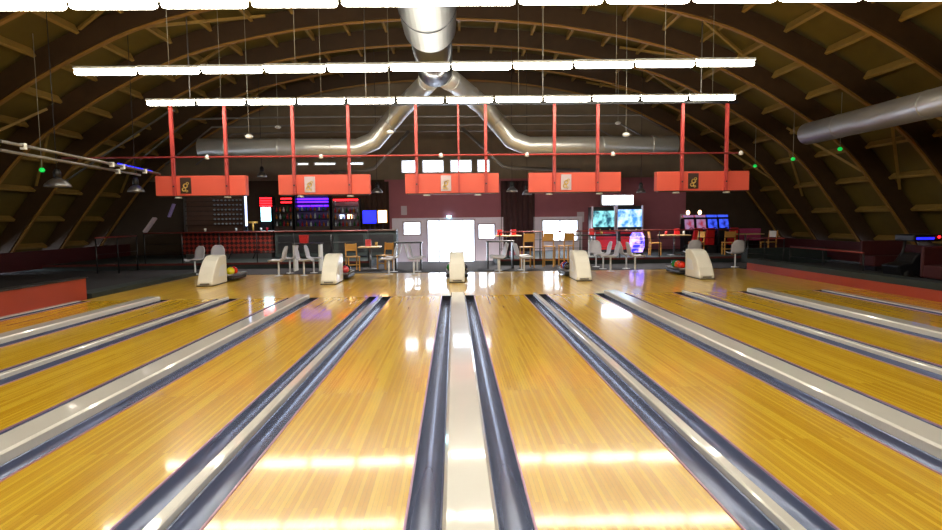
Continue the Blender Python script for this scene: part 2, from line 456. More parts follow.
# ------------------------------------------------------------------ lanes
def lane_name(i): return ORD[i]
cent=[]
def uw(n): return WID if n%2==0 else NAR
for n_ in range(-5,5):
    cent.append((ux(n_)+uw(n_)/2, ux(n_+1)-uw(n_+1)/2))
for i,(xa_,xb_) in enumerate(cent):
    x=(xa_+xb_)/2; hl=(xb_-xa_)/2
    mb=MB().box(-hl,hl,Y0,YF,-.12,0)
    side='%s from the left'%ORD[i]
    o=mb.build('bowling_lane',MT['lane']); o.location=(x,0,0)
    tag(o,'glossy honey-yellow bowling lane of narrow maple boards, %s'%side,'bowling lane','ten bowling lanes')
GW=.2
def gutter(xc,w,label,edge_side):
    t=thing('lane_gutter',label,'gutter',(xc,0,0),0,'gutters beside the lanes')
    prof=[(-w/2+.004,-.002),(-w/2+.012,-.002)]
    rr=w/2-.016
    for j in range(11):
        a=PI+PI*j/10; prof.append((rr*math.cos(a),-.012+.08*math.sin(a)))
    prof+=[(w/2-.012,-.002),(w/2-.004,-.002)]
    low=[(x,z-.006) for x,z in prof[::-1]]
    poly=prof; vs=[];fs=[];m=len(prof)
    for y in (Y0,YF-.02):
        vs+=[(x,y,z) for x,z in prof]+[(x,y,-.12) for x,z in prof]
    mb=MB()
    for j in range(m-1):
        fs+=[(j,j+1,2*m+j+1,2*m+j)]
    mb.add(vs,fs,True)
    ends=[]
    for q in (0,2*m):
        for j in range(m-1): ends.append((q+j,q+j+1,q+m+j+1,q+m+j))
    o=len(mb.v)-len(vs); mb.f+=[tuple(i+o for i in f) for f in ends]; mb.sm+=[False]*len(ends)
    mb.build('channel',MT['gutter'],t)
    MB().box(edge_side*(w/2)-.014 if edge_side>0 else -w/2+.001, edge_side*(w/2)-.001 if edge_side>0 else -w/2+.014,Y0,YF-.02,-.004,.006).build('edge_strip',MT['strip'],t)
    e=edge_side
    MB().box(-w/2,w/2,YF-.02,YF-.002,-.12,.003).build('end_cap',MT['black_edge'],t)
    return t
gi=0
units=[(ux(n_),uw(n_),'wide' if n_%2==0 else 'narrow') for n_ in range(-5,6)]
units.sort()
for ui,(x,w,kind) in enumerate(units):
    if ui==0:   # outer left: one gutter by the red wall
        gutter(x+w/2-GW/2,GW,'dark steel-blue gutter right beside the red wall at the left','1' and 1)
        tag(MB().box(x-.06,x+w/2-GW-.001,Y0,YF,-.12,.012).build('lane_divider',MT['divider']),'thin white divider strip at the foot of the left red wall','divider','white lane dividers')
        continue
    if ui==len(units)-1:
        gutter(x-w/2+GW/2,GW,'dark steel-blue gutter on the far right of all the lanes',-1)
        tag(MB().box(x-w/2+GW+.001,x+.1,Y0,YF,-.12,.015).build('lane_divider',MT['divider']),'thin white divider strip nearest the low red wall on the right','divider','white lane dividers')
        struct('floor',MB().box(x+.101,8.6,Y0,YF,-.12,0),MT['lane'])
        continue
    g=.2 if kind=='wide' else .2
    dw=w-2*g
    nm='%s %s lane divider from the left'%(ORD[(ui-1)//2 if kind=='wide' else ui//2-1], kind)
    gutter(x-w/2+g/2,g,'steel-blue gutter along the left side of the %s'%nm,-1)
    gutter(x+w/2-g/2,g,'steel-blue gutter along the right side of the %s'%nm,1)
    mb=MB()
    a=dw/2-.002
    if kind=='wide': poly=[(-a,-.12),(a,-.12),(a,.06),(a-.02,.075),(-a+.02,.075),(-a,.06)]
    else: poly=[(-a,-.12),(a,-.12),(a,.035),(a-.01,.045),(-a+.01,.045),(-a,.035)]
    mb.prism([(p[0]+x,p[1]) for p in poly],'y',Y0,YF-.02)
    tag(mb.build('lane_divider',MT['divider']),'glossy white strip between two gutters, the %s'%nm,'divider','white lane dividers')
# approach
o=struct('floor',MB().box(-7.7,8.6,YF,YA,-.14,0),MT['approach'])
struct('trim_6',MB().box(-7.7,8.6,YA-.02,YA+.03,0.001,.012),MT['black_edge'])
# side kerb walls
struct('wall_left_kerb',MB().box(-7.95,-7.772,YB,12.3,-.14,.43),MT['redwall'])
struct('trim_7',MB().box(-7.98,-7.75,YB,12.34,.431,.46),MT['black_edge'])
struct('wall_right_kerb',MB().box(8.602,8.8,YB,16.9,-.14,.2),MT['redwall'])
struct('trim_8',MB().box(8.62,9.0,YB,16.95,.201,.33),MT['platform'])
struct('trim_9',MB().box(-8.2,-7.705,12.36,YA-.03,-.14,.1),MT['platform'])

# ------------------------------------------------------------------ ceiling lights
ZL=4.49
tmpl=None; XD_=-.47
rows=[(13.98,12,-7.2,'far'),(10.98,11,-6.93,'middle'),(7.73,12,-7.2,'near'),(4.5,11,-6.7,'first overhead'),(1.3,11,-6.7,'rearmost')]
for Y,nseg,x0,rn in rows:
    pit=1.163 if rn=='far' else 1.142
    for j in range(nseg):
        x=x0+.57+j*pit
        zl_=ZL-.11+(x-.5)*(.010 if rn!='far' else .004)
        lab='white fluorescent batten light hanging in the %s row, %s from the left'%(rn,ORD[j])
        if tmpl is None:
            t=thing('strip_light',lab,'ceiling light',(x,Y,zl_),0,'hanging fluorescent strip lights')
            MB().prism([(-.05,.054),(.05,.054),(.035,.1),(-.035,.1)],'x',-.56,.56).build('housing',MT['white'],t)
            MB().tube([(-.545,0,0),(-.535,0,0),(-.49,0,0),(.49,0,0),(.535,0,0),(.545,0,0)],[.015,.04,.056,.056,.04,.015],12).build('diffuser',EM['tube'],t)
            tmpl=t
        else: t=dup(tmpl,lab,(x,Y,zl_))
        if j%2==1 and abs(x-XD_)>.6:
            zt=vz(x,SKIN)
            MB().tube([(0,0,.12),(0,0,zt-zl_-.03)],.006,5).build('suspension_wire',MT['cable'],t)

# ------------------------------------------------------------------ red overhead monitor boxes
YBX=14.76
boxes=[(155,246,(175,228),186,'plate'),(278,370,(295,350),310,'plate'),(405,499,(417,459,486),446,'plate'),(529,621,(554,597),566,'plate'),(657,749,(681,725),693,'plate')]
ZT=4.42
places=['leftmost','second from left','middle','second from right','rightmost']
for i,(a,b,posts,pp,_) in enumerate(boxes):
    A=at(a,176+ (0 if i else 1)-i*.8,YBX); B=at(b,194-i*.6,YBX)
    x0,x1=A.x,B.x; z0=2.24; z1=2.73; cx=(x0+x1)/2
    t=thing('overhead_monitor_unit','coral-red hanging box with posts above the approach, %s of the five'%places[i],'overhead unit',(cx,YBX,z0),0,'coral-red overhead boxes')
    w=(x1-x0)/2; h=z1-z0
    MB().box(-w,w,0,.22,0,h).build('casing',MT['redbox'],t,bevel=.008)
    MB().box(-w+.03,w-.03,.02,.2,-.02,-.001).build('bottom_lip',MT['darkwood'],t)
    for px in posts:
        X=at(px,185,YBX).x-cx
        th=.022 if px==459 else .036
        pz=MB().box(X-th,X+th,-.075,-.003,-.0,ZT-z0).build('post',MT['redpost'],t)
        MB().box(X-.018,X+.018,-.09,-.076,h*.42,h*.5).build('bracket',MT['dark'],t) if px!=459 else None
    X=at(pp,185,YBX).x-cx
    pt=MB().box(X-.13,X+.13,-.03,-.002,.05,h-.05).build('emblem_plate',MT['darkwood'] if i in(0,4) else MT['poster'],t)
    em=MB(); 
    for (dx,dz,r) in ((0,.24,.06),(-.04,.15,.05),(.05,.3,.035),(.03,.11,.03)):
        em.lathe([(r,-.045),(r,-.032),(r*.55,-.032),(r*.55,-.045),(r,-.045)],(X+dx,0,dz),14,'y')
    em.build('emblem',MT['gold'],pt)
    for s_ in (-1,1):
        MB().lathe([(.001,-.06),(.09,-.06),(.075,-.021),(.001,-.021)],(s_*w*.55,.11,0),14).build('downlight',EM['bulb'] if False else MT['white'],t)
bm_=MB().box(-7.4,7.15,YBX-.08,YBX+.0,ZT+.002,ZT+.06)
beam=tag(bm_.build('steel_beam',MT['dark']),'dark steel beam behind the far light row carrying the red posts','beam')
hg=[]
for x in (-6.5,-2.2,2.2,6.2):
    MB().tube([(x,YBX-.04,ZT+.061),(x,YBX-.04,vz(x,RIB_IN)+.1)],.015,6).build('hanger_rod',MT['pipe'],beam)
# thin red conduit joining the posts
p0=at(62,160,14.6); p1=at(738,155,14.6)
rt=tag(MB().tube([(p0.x,14.6,3.17),(p1.x,14.6,3.17)],.022,8).build('conduit_pipe',MT['redpost']),'thin red conduit crossing all the red posts','conduit')
k=0
for px in (207,321,441,527,613,759*.0+741,):
    X=at(px,156,14.6).x
    MB().lathe([(.001,-.06),(.05,-.05),(.055,.0),(.03,.05),(.001,.055)],(X,14.6,3.17),10).build('junction_box',MT['white'],rt)

# ------------------------------------------------------------------ ducts
def duct(name,pts,r,label,n=28,seam=1.2,mat_=None,t=None):
    t=t or thing(name,label,'duct',(0,0,0))
    MB().tube(pts,r,n).build('pipe',mat_ or MT['duct'],t)
    sm=MB(); 
    acc=0
    for a,b in zip(pts,pts[1:]):
        a=Vector(a);b=Vector(b);L=(b-a).length; d=(b-a)/L; m=max(1,int(L/seam)) if L>seam*.7 else 0
        for j in range(m):
            p=a+d*(L*(j+.5)/m); rr=(r if not isinstance(r,(list,tuple)) else r[0])
            MB().tube([p-d*.015,p+d*.015],rr+.008,n).build('seam_ring',mat_ or MT['duct'],t)
    return t
XD=-.47
duct('ventilation_duct',[(XD,-7,5.23),(XD,11.3,5.23)],.5,'big silver round duct running overhead along the hall centre',36,2.2,MT['ductmain'])
duct('ventilation_duct',[(XD,11.32,5.21),(XD,14.1,5.21),(XD,14.45,5.21)],[.42,.42,.42],'slimmer silver end section of the central overhead duct',36,1.5,MT['ductmain'])
YD=17.9
def dz(px,py): return at(px,py,YD)
a=dz(200,148); b=dz(358,148); c=dz(374,141); d_=dz(402,108)
tb=duct('ventilation_duct',[a,b,c,d_,(XD-.3,16.5,5.35),(XD-.1,14.9,5.2)],.28,'forked silver duct branching left and right behind the red boxes',22,1.3)
a=dz(676,145); b=dz(528,146); c=dz(512,140); d_=dz(484,107)
duct('ventilation_duct',[a,b,c,d_,(XD+.5,16.5,5.35),(XD+.15,14.9,5.2)],.28,'',22,1.3,None,tb)
duct('ventilation_duct',[(9.3,-6,3.72),(9.3,10,3.72),(9.38,15.4,3.74)],.28,'silver round duct along the right roof slope, open end far',28,2.4)
# grey slanting pipes near the far windows
for pts,lab in (([(330,172),(366,170),(374,168),(409,131)],'grey service pipe bending up to the right, left of the upper windows'),([(462,128),(503,166),(512,168),(580,170)],'grey service pipe bending down to the right, right of the upper windows')):
    tag(MB().tube([at(x,y,20.5) for x,y in pts],.055,10).build('service_pipe',MT['pipe']),lab,'pipe')
for i,(Y,pts) in enumerate(((19.0,[(140,160),(190,119),(300,117),(640,115),(668,130)]),(20.6,[(165,165),(212,127),(300,125.5),(620,123.5),(650,140)]),(22.3,[(196,165),(232,134),(320,132),(600,130),(640,150)]),(17.7,[(60,185),(168,112),(175,110)]) )):
    tag(MB().tube([at(x,y,Y) for x,y in pts],.03,8).build('service_pipe',MT['pipe']),['grey pipe run following the vault, topmost behind the red posts','grey pipe run following the vault, second down behind the red posts','grey pipe run following the vault, lowest behind the red posts','grey pipe sloping down the left roof beside the far lights'][i],'pipe')
# dark brown slanting side of the gable left of entrance wall

# left conduit tracks
def track(p,q,label,r=.025,boxes_=()):
    t=thing('cable_track',label,'cable track',(0,0,0))
    MB().tube([p,q],r,8).build('tube',MT['pipe'],t)
    for u in boxes_:
        c=Vector(p)+(Vector(q)-Vector(p))*u
        MB().box(c.x-.04,c.x+.04,c.y-.03,c.y+.03,c.z-.06,c.z+.04).build('spotlight_box',MT['white'],t)
track(at(0,141,9.5),at(160,174,14.5),'upper grey cable track low on the left roof slope',.028,(.1,.6,.68,.86))
track(at(0,150,9.6),at(140,175,14.2),'lower grey cable track low on the left roof slope',.028,(.78,))
# blue neon by the first red box
tag(MB().tube([at(118,164,15.2),at(152,172,15.2)],.03,8).build('neon_tube',EM['blue']),'thin blue neon tube left of the first red box','neon tube')
# pendant dome lamps
def dome(px,py,Y,label,r=.2,en=380):
    c=at(px,py,Y); t=thing('pendant_lamp',label,'pendant lamp',(c.x,Y,c.z),0,'dome pendant lamps')
    MB().lathe([(r,-.1),(r*.93,-.05),(r*.6,.03),(r*.3,.07),(.001,.08)],(0,0,0),20).build('shade',MT['steel'],t,solid=.006)
    MB().lathe([(.001,.08),(.07,.08),(.07,.2),(.04,.26),(.001,.26)],(0,0,0),12).build('lamp_housing',MT['dark'],t)
    MB().lathe([(.001,-.07),(.07,-.06),(.09,-.02),(.04,.04),(.001,.05)],(0,0,0),12).build('bulb',EM['bulb'],t)
    zt=min(vz(c.x,SKIN)-.03,c.z+6)
    MB().tube([(0,0,.26),(0,0,zt-c.z)],.008,6).build('cord',MT['dark'],t)
    if en:
        ld=bpy.data.lights.new('lamp_light','SPOT'); ld.energy=en; ld.spot_size=2.4; ld.spot_blend=.6; ld.shadow_soft_size=.06; ld.color=(1,.93,.85)
        lo=bpy.data.objects.new('lamp_light',ld); C.objects.link(lo); lo.parent=t; lo.location=(0,0,-.12)
dome(57.5,182,12.0,'large metal dome pendant lamp low on the left roof side',.24,20)
dome(136,188,15.0,'metal dome pendant lamp left of the first red box',.2,20)
dome(377,190,20.4,'small dome lamp between the second and middle red boxes',.2)
dome(512,189,20.4,'small dome lamp just right of the middle red box',.2)
dome(527,192,21.3,'smaller dome lamp farther back right of the middle red box',.18)
dome(262,174,20.4,'small dome lamp between the first and second red boxes',.16)
dome(641,190,20.5,'small dome lamp between the two right red boxes',.16)
# hanging detectors
def pend(px,py,Y,label,m=None):
    q=.6 if m else 1
    c=at(px,py,Y); t=thing('hanging_sensor',label,'sensor',(c.x,Y,c.z),0,'small ceiling sensors')
    MB().lathe([(.001,-.05),(.06*q,-.05),(.1*q,-.015),(.1*q,.015),(.05*q,.05),(.001,.05)],(0,0,0),14).build('casing',m or MT['white'],t)
    MB().tube([(0,0,.05),(0,0,vz(c.x,SKIN)-c.z-.03)],.007,5).build('cord',MT['cable'],t)
pend(249,136.5,15.4,'small white sensor on a cord, above the gap by the first red box')
pend(390,132,15.4,'small white sensor on a cord, above the end of the second red box')
pend(626,134.5,15.4,'small white sensor on a cord, above the end of the fourth red box')
pend(278,127,19.9,'round pale sensor higher up behind the second red box')
pend(618,123,19.9,'round pale sensor higher up behind the fourth red box')
for px,py,Y,lab in ((42,170,14,'green emergency light on the left roof slope'),(840,149,15.9,'green emergency light under the end of the right duct'),(793,159,17.5,'green emergency light on the right roof slope, middle of three'),(755,166,20,'green emergency light on the right roof slope, farthest')):
    pend(px,py,Y,lab,EM['green'])

# ------------------------------------------------------------------ ball returns
hood=None
YR=14.35
for i,k in enumerate(range(-2,3)):
    lab='white ball return hood on the approach, %s of five'%places[i]
    x=ux(2*k)+(.09 if k==2 else 0)
    if hood is None:
        t=thing('ball_return',lab,'ball return',(x,YR,0),0,'ball returns')
        prof=[(0,0.012),(0,.1),(.1,.3),(.22,.46),(.36,.6),(.5,.69),(.62,.725),(.9,.73),(.95,.7),(.95,.012)]
        MB().prism(prof,'x',-.19,.19).build('hood',MT['hood'],t,bevel=.03)
        MB().box(-.2,.2,-.02,.98,.001,.012).build('base',MT['dark'],t)
        MB().box(-.11,.11,-.012,-.001,.04,.075).build('badge',MT['steel'],t)
        for s_ in (-1,1):
            MB().prism([(.38,.2),(.8,.2),(.8,.5),(.5,.46)],'x',s_*.191,s_*.199).build('side_panel',MT['frame'],t)
        # rack behind
        rk=MB(); 
        for s_ in (-.27,-.09,.09,.27): rk.tube([(s_,1.0,.19),(s_,2.1,.17)],.015,8)
        rk.tube([(-.3,1.02,.18),(.3,1.02,.18)],.02,8); rk.tube([(-.3,2.08,.17),(.3,2.08,.17)],.02,8)
        rk.build('rack_rail',MT['steel'],t)
        MB().box(-.3,.3,1.05,2.05,.03,.13).build('rack_body',MT['dark'],t,bevel=.03)
        MB().box(-.1,.1,1.3,1.8,.001,.03).build('rack_foot',MT['steel'],t)
        hood=t
    else: dup(hood,lab,(x,YR,0))
BR=.109
ballm={c:mat('ball_'+c,rgb,.08,0,.25,9,coat=1) for c,rgb in (('yellow',(240,220,20)),('red',(215,40,20)),('orange',(240,100,30)),('pink',(235,70,90)),('blue',(30,60,180)),('black',(25,25,30)),('green',(30,140,60)))}
balls=[(-2,.18,1.2,'yellow'),(-2,.18,1.42,'red'),(-2,-.18,1.25,'black'),(-1,.18,1.25,'pink'),(-1,.18,1.5,'black'),(-1,-.18,1.3,'blue'),(0,.18,1.3,'black'),(0,-.18,1.5,'green'),
       (1,-.18,1.2,'black'),(1,-.18,1.45,'blue'),(1,-.18,1.7,'red'),(1,.18,1.3,'orange'),(2,-.18,1.2,'red'),(2,-.18,1.43,'orange'),(2,-.18,1.67,'green'),(2,.18,1.4,'black')]
seen={}
for k,dx,dy,c in balls:
    X=ux(2*k)+(.09 if k==2 else 0)+dx
    # rests in the groove between two rails
    z=.184+math.sqrt((BR+.015)**2-.09**2)
    mb=MB().sphere((0,0,0),BR,20,12)
    for a in (0,1,2):
        q=Vector((math.cos(a*2.1)*.018,math.sin(a*2.1)*.018,.1075)); mb.lathe([(.012,-.001),(.012,.0035),(.001,.0035)],q,8)
    o=mb.build('bowling_ball',ballm[c]); o.location=(X,YR+dy,z)
    sd='left' if dx<0 else 'right'
    tag(o,'%s bowling ball, %s side of rack behind the %s ball return'%(c,sd,places[k+2].replace('second from left','second').replace('second from right','fourth')),'bowling ball','bowling balls on the racks')

# ------------------------------------------------------------------ bowlers' seats
def make_seat(label):
    t=thing('bowlers_seat',label,'seat',(0,0,0),0,'pale moulded bowlers seats')
    # side profile (facing +x): from front lip back, then up the backrest
    prof=[(.26,.405),(.22,.435),(.12,.425),(0,.415),(-.1,.42),(-.165,.46),(-.2,.56),(-.235,.7),(-.26,.8),(-.27,.85)]
    wd=[.15,.2,.22,.225,.22,.21,.22,.215,.17,.09]
    m=len(prof)
    def fn(u,v):
        f=v*(m-1); i=min(m-2,int(f)); q=f-i
        x=prof[i][0]*(1-q)+prof[i+1][0]*q; z=prof[i][1]*(1-q)+prof[i+1][1]*q; w=wd[i]*(1-q)+wd[i+1]*q
        s_=(u-.5)*2; c=s_*s_*.04
        bk=min(1,max(0,(v-.5)*4))
        return (x+c*bk,s_*w,z+c*(1-bk))
    MB().grid(fn,8,27).build('shell',MT['seat'],t,solid=.014)
    MB().tube([(0,0,.012),(0,0,.41)],.024,10).build('post',MT['frame'],t)
    MB().lathe([(.001,.001),(.12,.001),(.12,.008),(.03,.018),(.001,.018)],(0,0,0),14).build('foot_plate',MT['frame'],t)
    return t
seat0=None
clusters=[('between the leftmost and second ball returns',-4.75),('between the second and middle ball returns',-1.6),('between the middle and fourth ball returns',1.6),('between the fourth and rightmost ball returns',4.85)]
for nm,x in clusters:
    for sgn in (-1,1):
        for j,Y in enumerate((16.75,17.75)):
            lab='pale moulded seat facing %s %s, %s of its pair'%('left' if sgn<0 else 'right',nm,'nearer' if j==0 else 'farther')
            loc=(x+sgn*.36+(.04*j),Y,0.013 if Y<YA+.2 else 0)
            if seat0 is None: seat0=make_seat(lab); seat0.location=loc; seat0.rotation_euler=(0,0,PI if sgn<0 else 0)
            else: dup(seat0,lab,loc,PI if sgn<0 else 0)
for px,py,Y,rz,lab in ((195,0,17.8,-PI/2-.5,'pale moulded seat left of the leftmost ball return'),(216,0,18.4,-PI/2,'pale moulded seat behind the leftmost ball return'),(596,0,18.6,-PI/2,'pale moulded seat seen from the front right of the fourth ball return'),(692,0,18.3,PI/2,'pale round-backed seat behind the rightmost ball return'),(735,0,17.8,PI/2,'pale round-backed seat right of the rightmost ball return')):
    p=at(px,265,Y); dup(seat0,lab,(p.x,Y,0),rz)

# scoring consoles near the seats (dark low desk units between the pairs)
def console(x,lab,lm='dark'):
    t=thing('scoring_console',lab,'console',(x,18.6,0),0,'dark scoring tables')
    MB().box(-.45,.45,-.25,.25,.84,.88).build('table_top',MT['dark'],t,bevel=.01)
    for sx in (-1,1): MB().box(sx*.4-.025,sx*.4+.025,-.2,.2,0,.84).build('leg',MT[lm],t)
    return t
console(at(308,250,18.6).x,'dark scoring table with pale legs behind the seats, in front of the bar','white')
console(at(410,250,18.6).x-.05,'dark scoring table with pale legs left of the entrance doors')
console(at(500,250,18.6).x,'dark scoring table with pale legs right of the entrance doors')

# ------------------------------------------------------------------ railings
def railing(pts,label,h=1.0,posts=None,name='railing',z=PZ):
    t=thing(name,label,'railing',(0,0,0))
    P=[Vector(p) for p in pts]
    MB().tube([p+Vector((0,0,h)) for p in P],.022,8).build('handrail',MT['rail'],t)
    for a,b in zip(P,P[1:]):
        L=(b-a).length; n_=max(1,round(L/1.3))
        for j in range(n_+1):
            if j==n_ and b is not P[-1] : continue
            p=a+(b-a)*j/n_
            MB().tube([p,p+Vector((0,0,h-.02))],.02,8).build('post',MT['dark'],t)
    for zz in (.35,.65): MB().tube([p+Vector((0,0,zz)) for p in P],.008,6).build('wire',MT['dark'],t)
    return t
railing([(-10.62,17.4,.001),(-10.62,19.6,.001)],'short black railing with red handrail at the left end of the bar',1.15)
railing([(-10.5,19.85,PZ),(-3.0,19.85,PZ)],'black railing with red handrail in front of the bar',1.03)
railing([(1.5,19.85,PZ),(9.8,19.85,PZ)],'black railing with red handrail before the games area',.93)
t=railing([(9.6,16.4,.06),(9.6,13.4,.06)],'short black railing with red handrail on the right, behind the low red wall',.62)
railing([(9.7,19.0,.0),(9.7,16.9,.06)],'black railing with red handrail at the right end of the seating',.85)

# ------------------------------------------------------------------ bar
BY=22.0
x0=at(181,240,BY).x; x1=at(273,240,BY).x; x2=at(396,240,BY).x
t=thing('bar_counter','long bar counter with diamond-tufted dark red front on the left','bar counter',((x0+x1)/2,BY,PZ))
w=(x1-x0)/2
MB().box(-w,w,0,.6,.2,.97).build('front_panel',MT['tufted'],t)
MB().box(-w+.1,w-.1,.12,.5,.001,.2).build('plinth',MT['steel'],t)
MB().box(-w-.06,w+.06,-.12,.66,.972,1.03).build('worktop',MT['dark'],t,bevel=.01)
for xx in (-.9,.1,1.0): MB().bar((xx,-.2,0),(xx+.1,-.02,.35),.03,.03).build('foot_bracket',MT['dark'],t)
t2=thing('bar_counter','darker green-panelled bar counter right of the tufted one','bar counter',((x1+x2)/2+.05,BY,PZ))
w=(x2-x1)/2-.03
MB().box(-w,w,0,.6,.05,.97).build('front_panel',MT['platform'],t2)
MB().box(-w,w,-.08,.66,.972,1.03).build('worktop',MT['darkwood'],t2,bevel=.01)
for j in range(4): MB().box(-w+.1+j*(2*w/4),-w+.1+j*(2*w/4)+2*w/4-.2,-.02,-.001,.2,.85).build('door',MT['dark'],t2)
CT=PZ+1.031
# beer tap tower
p=at(253,225,BY+.3)
t=thing('beer_tap','gold beer tap tower standing on the tufted bar counter','beer tap',(p.x,BY+.3,CT))
MB().tube([(0,0,0),(0,0,.3)],.035,10).build('column',MT['gold'],t)
MB().tube([(-.18,0,.32),(.18,0,.32)],.04,10).build('crossbar',MT['gold'],t)
for s_ in (-.12,0,.12): MB().tube([(s_,-.03,.31),(s_,-.1,.3),(s_,-.1,.22)],.012,6).build('spout',MT['chrome'],t)
for px,c,nm in ((261,MT['bottle_clear'],'clear'),(267,MT['bottle_red'],'pink'),(236,MT['bottle_clear'],'clear'),(205,MT['white'],'white')):
    p=at(px,225,BY+.2)
    o=MB().lathe([(.001,0),(.035,0),(.045,.11),(.04,.12),(.03,.02),(.001,.02)],(0,0,0),12).build('drinking_glass',c); o.location=(p.x,BY+.2,CT)
    tag(o,'%s glass on the tufted bar counter, %s'%(nm,{261:'beside the beer tap',267:'right-hand end',236:'right of centre',205:'left part'}[px]),'glass','glasses on the bar')
# red bucket box before the dark counter
p=at(304,238,18.6)
o=MB().prism([(-.11,0),(.11,0),(.14,.26),(-.14,.26)],'y',-.1,.1).build('menu_box',MT['redplastic']); o.location=(p.x,18.6,.881)
tag(o,'small red box standing on the scoring table before the bar','box')

# back bar units at far wall
BB=24.5
def unit(px0,py0,px1,py1,Y=BB): return rect(px0,py0,px1,py1,Y)
def back_unit(name,label,cat,r,depth,body,zb=PZ):
    x0,x1,z0,z1=r; t=thing(name,label,cat,((x0+x1)/2,BB,zb)); w=(x1-x0)/2; h=z1-zb
    return t,w,h,z0-zb
# bottle rack
r=unit(183,196,245,226); t,w,h,zl=back_unit('wine_rack','tall dark wine rack with round bottle ends at the back of the bar','wine rack',r,.4,None)
MB().box(-w,w,.12,.4,0,h).build('carcass',mat('rack_brown',(98,70,58),.5),t)
for s_ in (-1,1): MB().box(s_*(w-.03)-.03,s_*(w-.03)+.03,-.02,.12,0,h).build('side_post',MT['steel'],t)
for j in range(7):
    zz=zl+ .05+(h-zl-.1)*j/6; MB().box(-w+.06,w-.06,-.02,.119,zz-.012,zz+.012).build('shelf',MT['darkwood'],t)
# bottles in the rack (ends): one mesh each
bo=None;nb_=0
for j in range(6):
    zz=zl+.05+(h-zl-.1)*j/6+.012+.042
    for q in range(8):
        xx=(r[0]+r[1])/2-w*.0+ (q)*.155+.0
        if xx>r[1]-.12: continue
        lab='wine bottle in the tall dark rack, %s shelf up, %s from its middle'%(ORD[j],ORD[q])
        if bo is None:
            bo=MB().lathe([(.001,.08),(.037,.08),(.04,.02),(.018,-.03),(.016,-.09),(.001,-.09)],(0,0,0),10,'y').build('wine_bottle',MT['bottle_clear'])
            tag(bo,lab,'bottle','wine bottles in the rack'); c=bo
        else: c=bo.copy(); C.objects.link(c); c['label']=lab
        c.location=(xx,BB+.02,PZ+zz-.0)
        c.scale=(1,1,1)
# vertical cool tube
p=at(246,211,23.6); tt=MB().tube([(0,0,0),(0,0,1.2)],.04,10).build('light_tube',EM['white_tube']); tt.location=(p.x,23.6,p.z-.6)
tag(tt,'upright blue-white light tube between the wine rack and the red neon','light tube')
st=MB().tube([(0,0,-.001),(0,0,-(p.z-.6-PZ))],.03,8).build('stand',MT['dark'],tt)
def neon_panel(r,label,m,n,Y=BB,name='neon_sign',back=True,hor=True):
    x0,x1,z0,z1=r; t=thing(name,label,'neon sign',((x0+x1)/2,Y,z0)); w=(x1-x0)/2; h=z1-z0
    MB().box(-w,w,.06,YW-Y-.01,0,h).build('backing',MT['dark'],t)
    for j in range(n):
        zz=h*(j+.5)/n; MB().tube([(-w+.02,.03,zz),(w-.02,.03,zz)],.028,8).build('neon_tube',m,t)
    return t
neon_panel(unit(259,197,272,207),'stack of short red neon lines above the cyan sign',EM['rednew'],4)
neon_panel(unit(280,197,292,204),'two short red neon lines just left of the violet shelves',EM['rednew'],2)
t=thing('light_box','bright cyan-white upright light box at the back of the bar','light box',(at(266,214,BB).x,BB,PZ))
r=unit(261,207.5,271,221); hw=(r[1]-r[0])/2
MB().box(-hw-.03,hw+.03,.0,.3,0,r[3]-PZ+.03).build('cabinet',MT['dark'],t)
MB().box(-hw,hw,-.02,-.001,r[2]-PZ,r[3]-PZ).build('lit_panel',EM['cyan'],t)
# violet shelves
def shelves(r,label,glow,n,bm):
    x0,x1,z0,z1=r; t=thing('back_bar_shelf',label,'shelf unit',((x0+x1)/2,BB,PZ)); w=(x1-x0)/2; h=z1-PZ; zl=z0-PZ
    MB().box(-w,w,.28,.45,0,h).build('back_panel',bm,t)
    for s_ in (-1,1): MB().box(s_*(w-.02)-.02,s_*(w-.02)+.02,0,.279,0,h).build('side_panel',MT['dark'],t)
    tops=[]
    MB().box(-w+.04,w-.04,0,.279,0,zl).build('cupboard',MT['darkwood'],t)
    for j in range(1,n):
        zz=zl+(h-zl)*j/n; MB().box(-w+.04,w-.04,.02,.279,zz-.015,zz).build('shelf_board',MT['dark'],t); tops.append(zz)
    return t,w,[zl]+tops
r=unit(294,195,330,226); t,w,tops=shelves(r,'violet-lit bottle shelves behind the dark bar counter','v',4,mat('violet_backing',(60,40,120),.5))
for zz in (tops[-1]+.16,tops[-1]+.04,tops[-2]+.2): MB().tube([(-w+.06,.24,zz),(w-.06,.24,zz)],.028,8).build('led_strip',EM['violet'],t)
xc=(r[0]+r[1])/2; bi=0
def bottles(xc,w,tops,where,n,bmats):
    proto={}
    for j,zz in enumerate(tops[:3]):
        for q in range(n):
            mnm,mm=bmats[(q*3+j)%len(bmats)]
            lab='%s bottle, %s, %s shelf up, %s from left'%(mnm,where,ORD[j],ORD[q])
            if mnm not in proto:
                c=MB().lathe([(.001,0),(.04,0),(.042,.15),(.016,.2),(.014,.27),(.001,.27)],(0,0,0),10).build('liquor_bottle',mm)
                tag(c,lab,'bottle','bottles at the back bar'); proto[mnm]=c
            else: c=proto[mnm].copy(); C.objects.link(c); c['label']=lab
            c.location=(xc-w+.1+(2*w-.2)*q/(n-1),BB+.12,PZ+zz+.001); c.scale=(1,1,.7+.14*((q*7+j)%3)/2)
BM=[('green',MT['bottle_green']),('clear',MT['bottle_clear']),('amber',MT['bottle_amber']),('red',MT['bottle_red'])]
bottles(xc,w,tops,'violet-lit shelves',8,BM)
r=unit(332,199,360,226); t,w,tops=shelves(r,'bottle shelves under a red neon line behind the bar','r',4,mat('mirror_backing',(150,140,170),.15,.6))
MB().tube([(-w+.06,-.03,r[3]-PZ-.04),(w-.06,-.03,r[3]-PZ-.04)],.03,8).build('neon_tube',EM['rednew'],t)
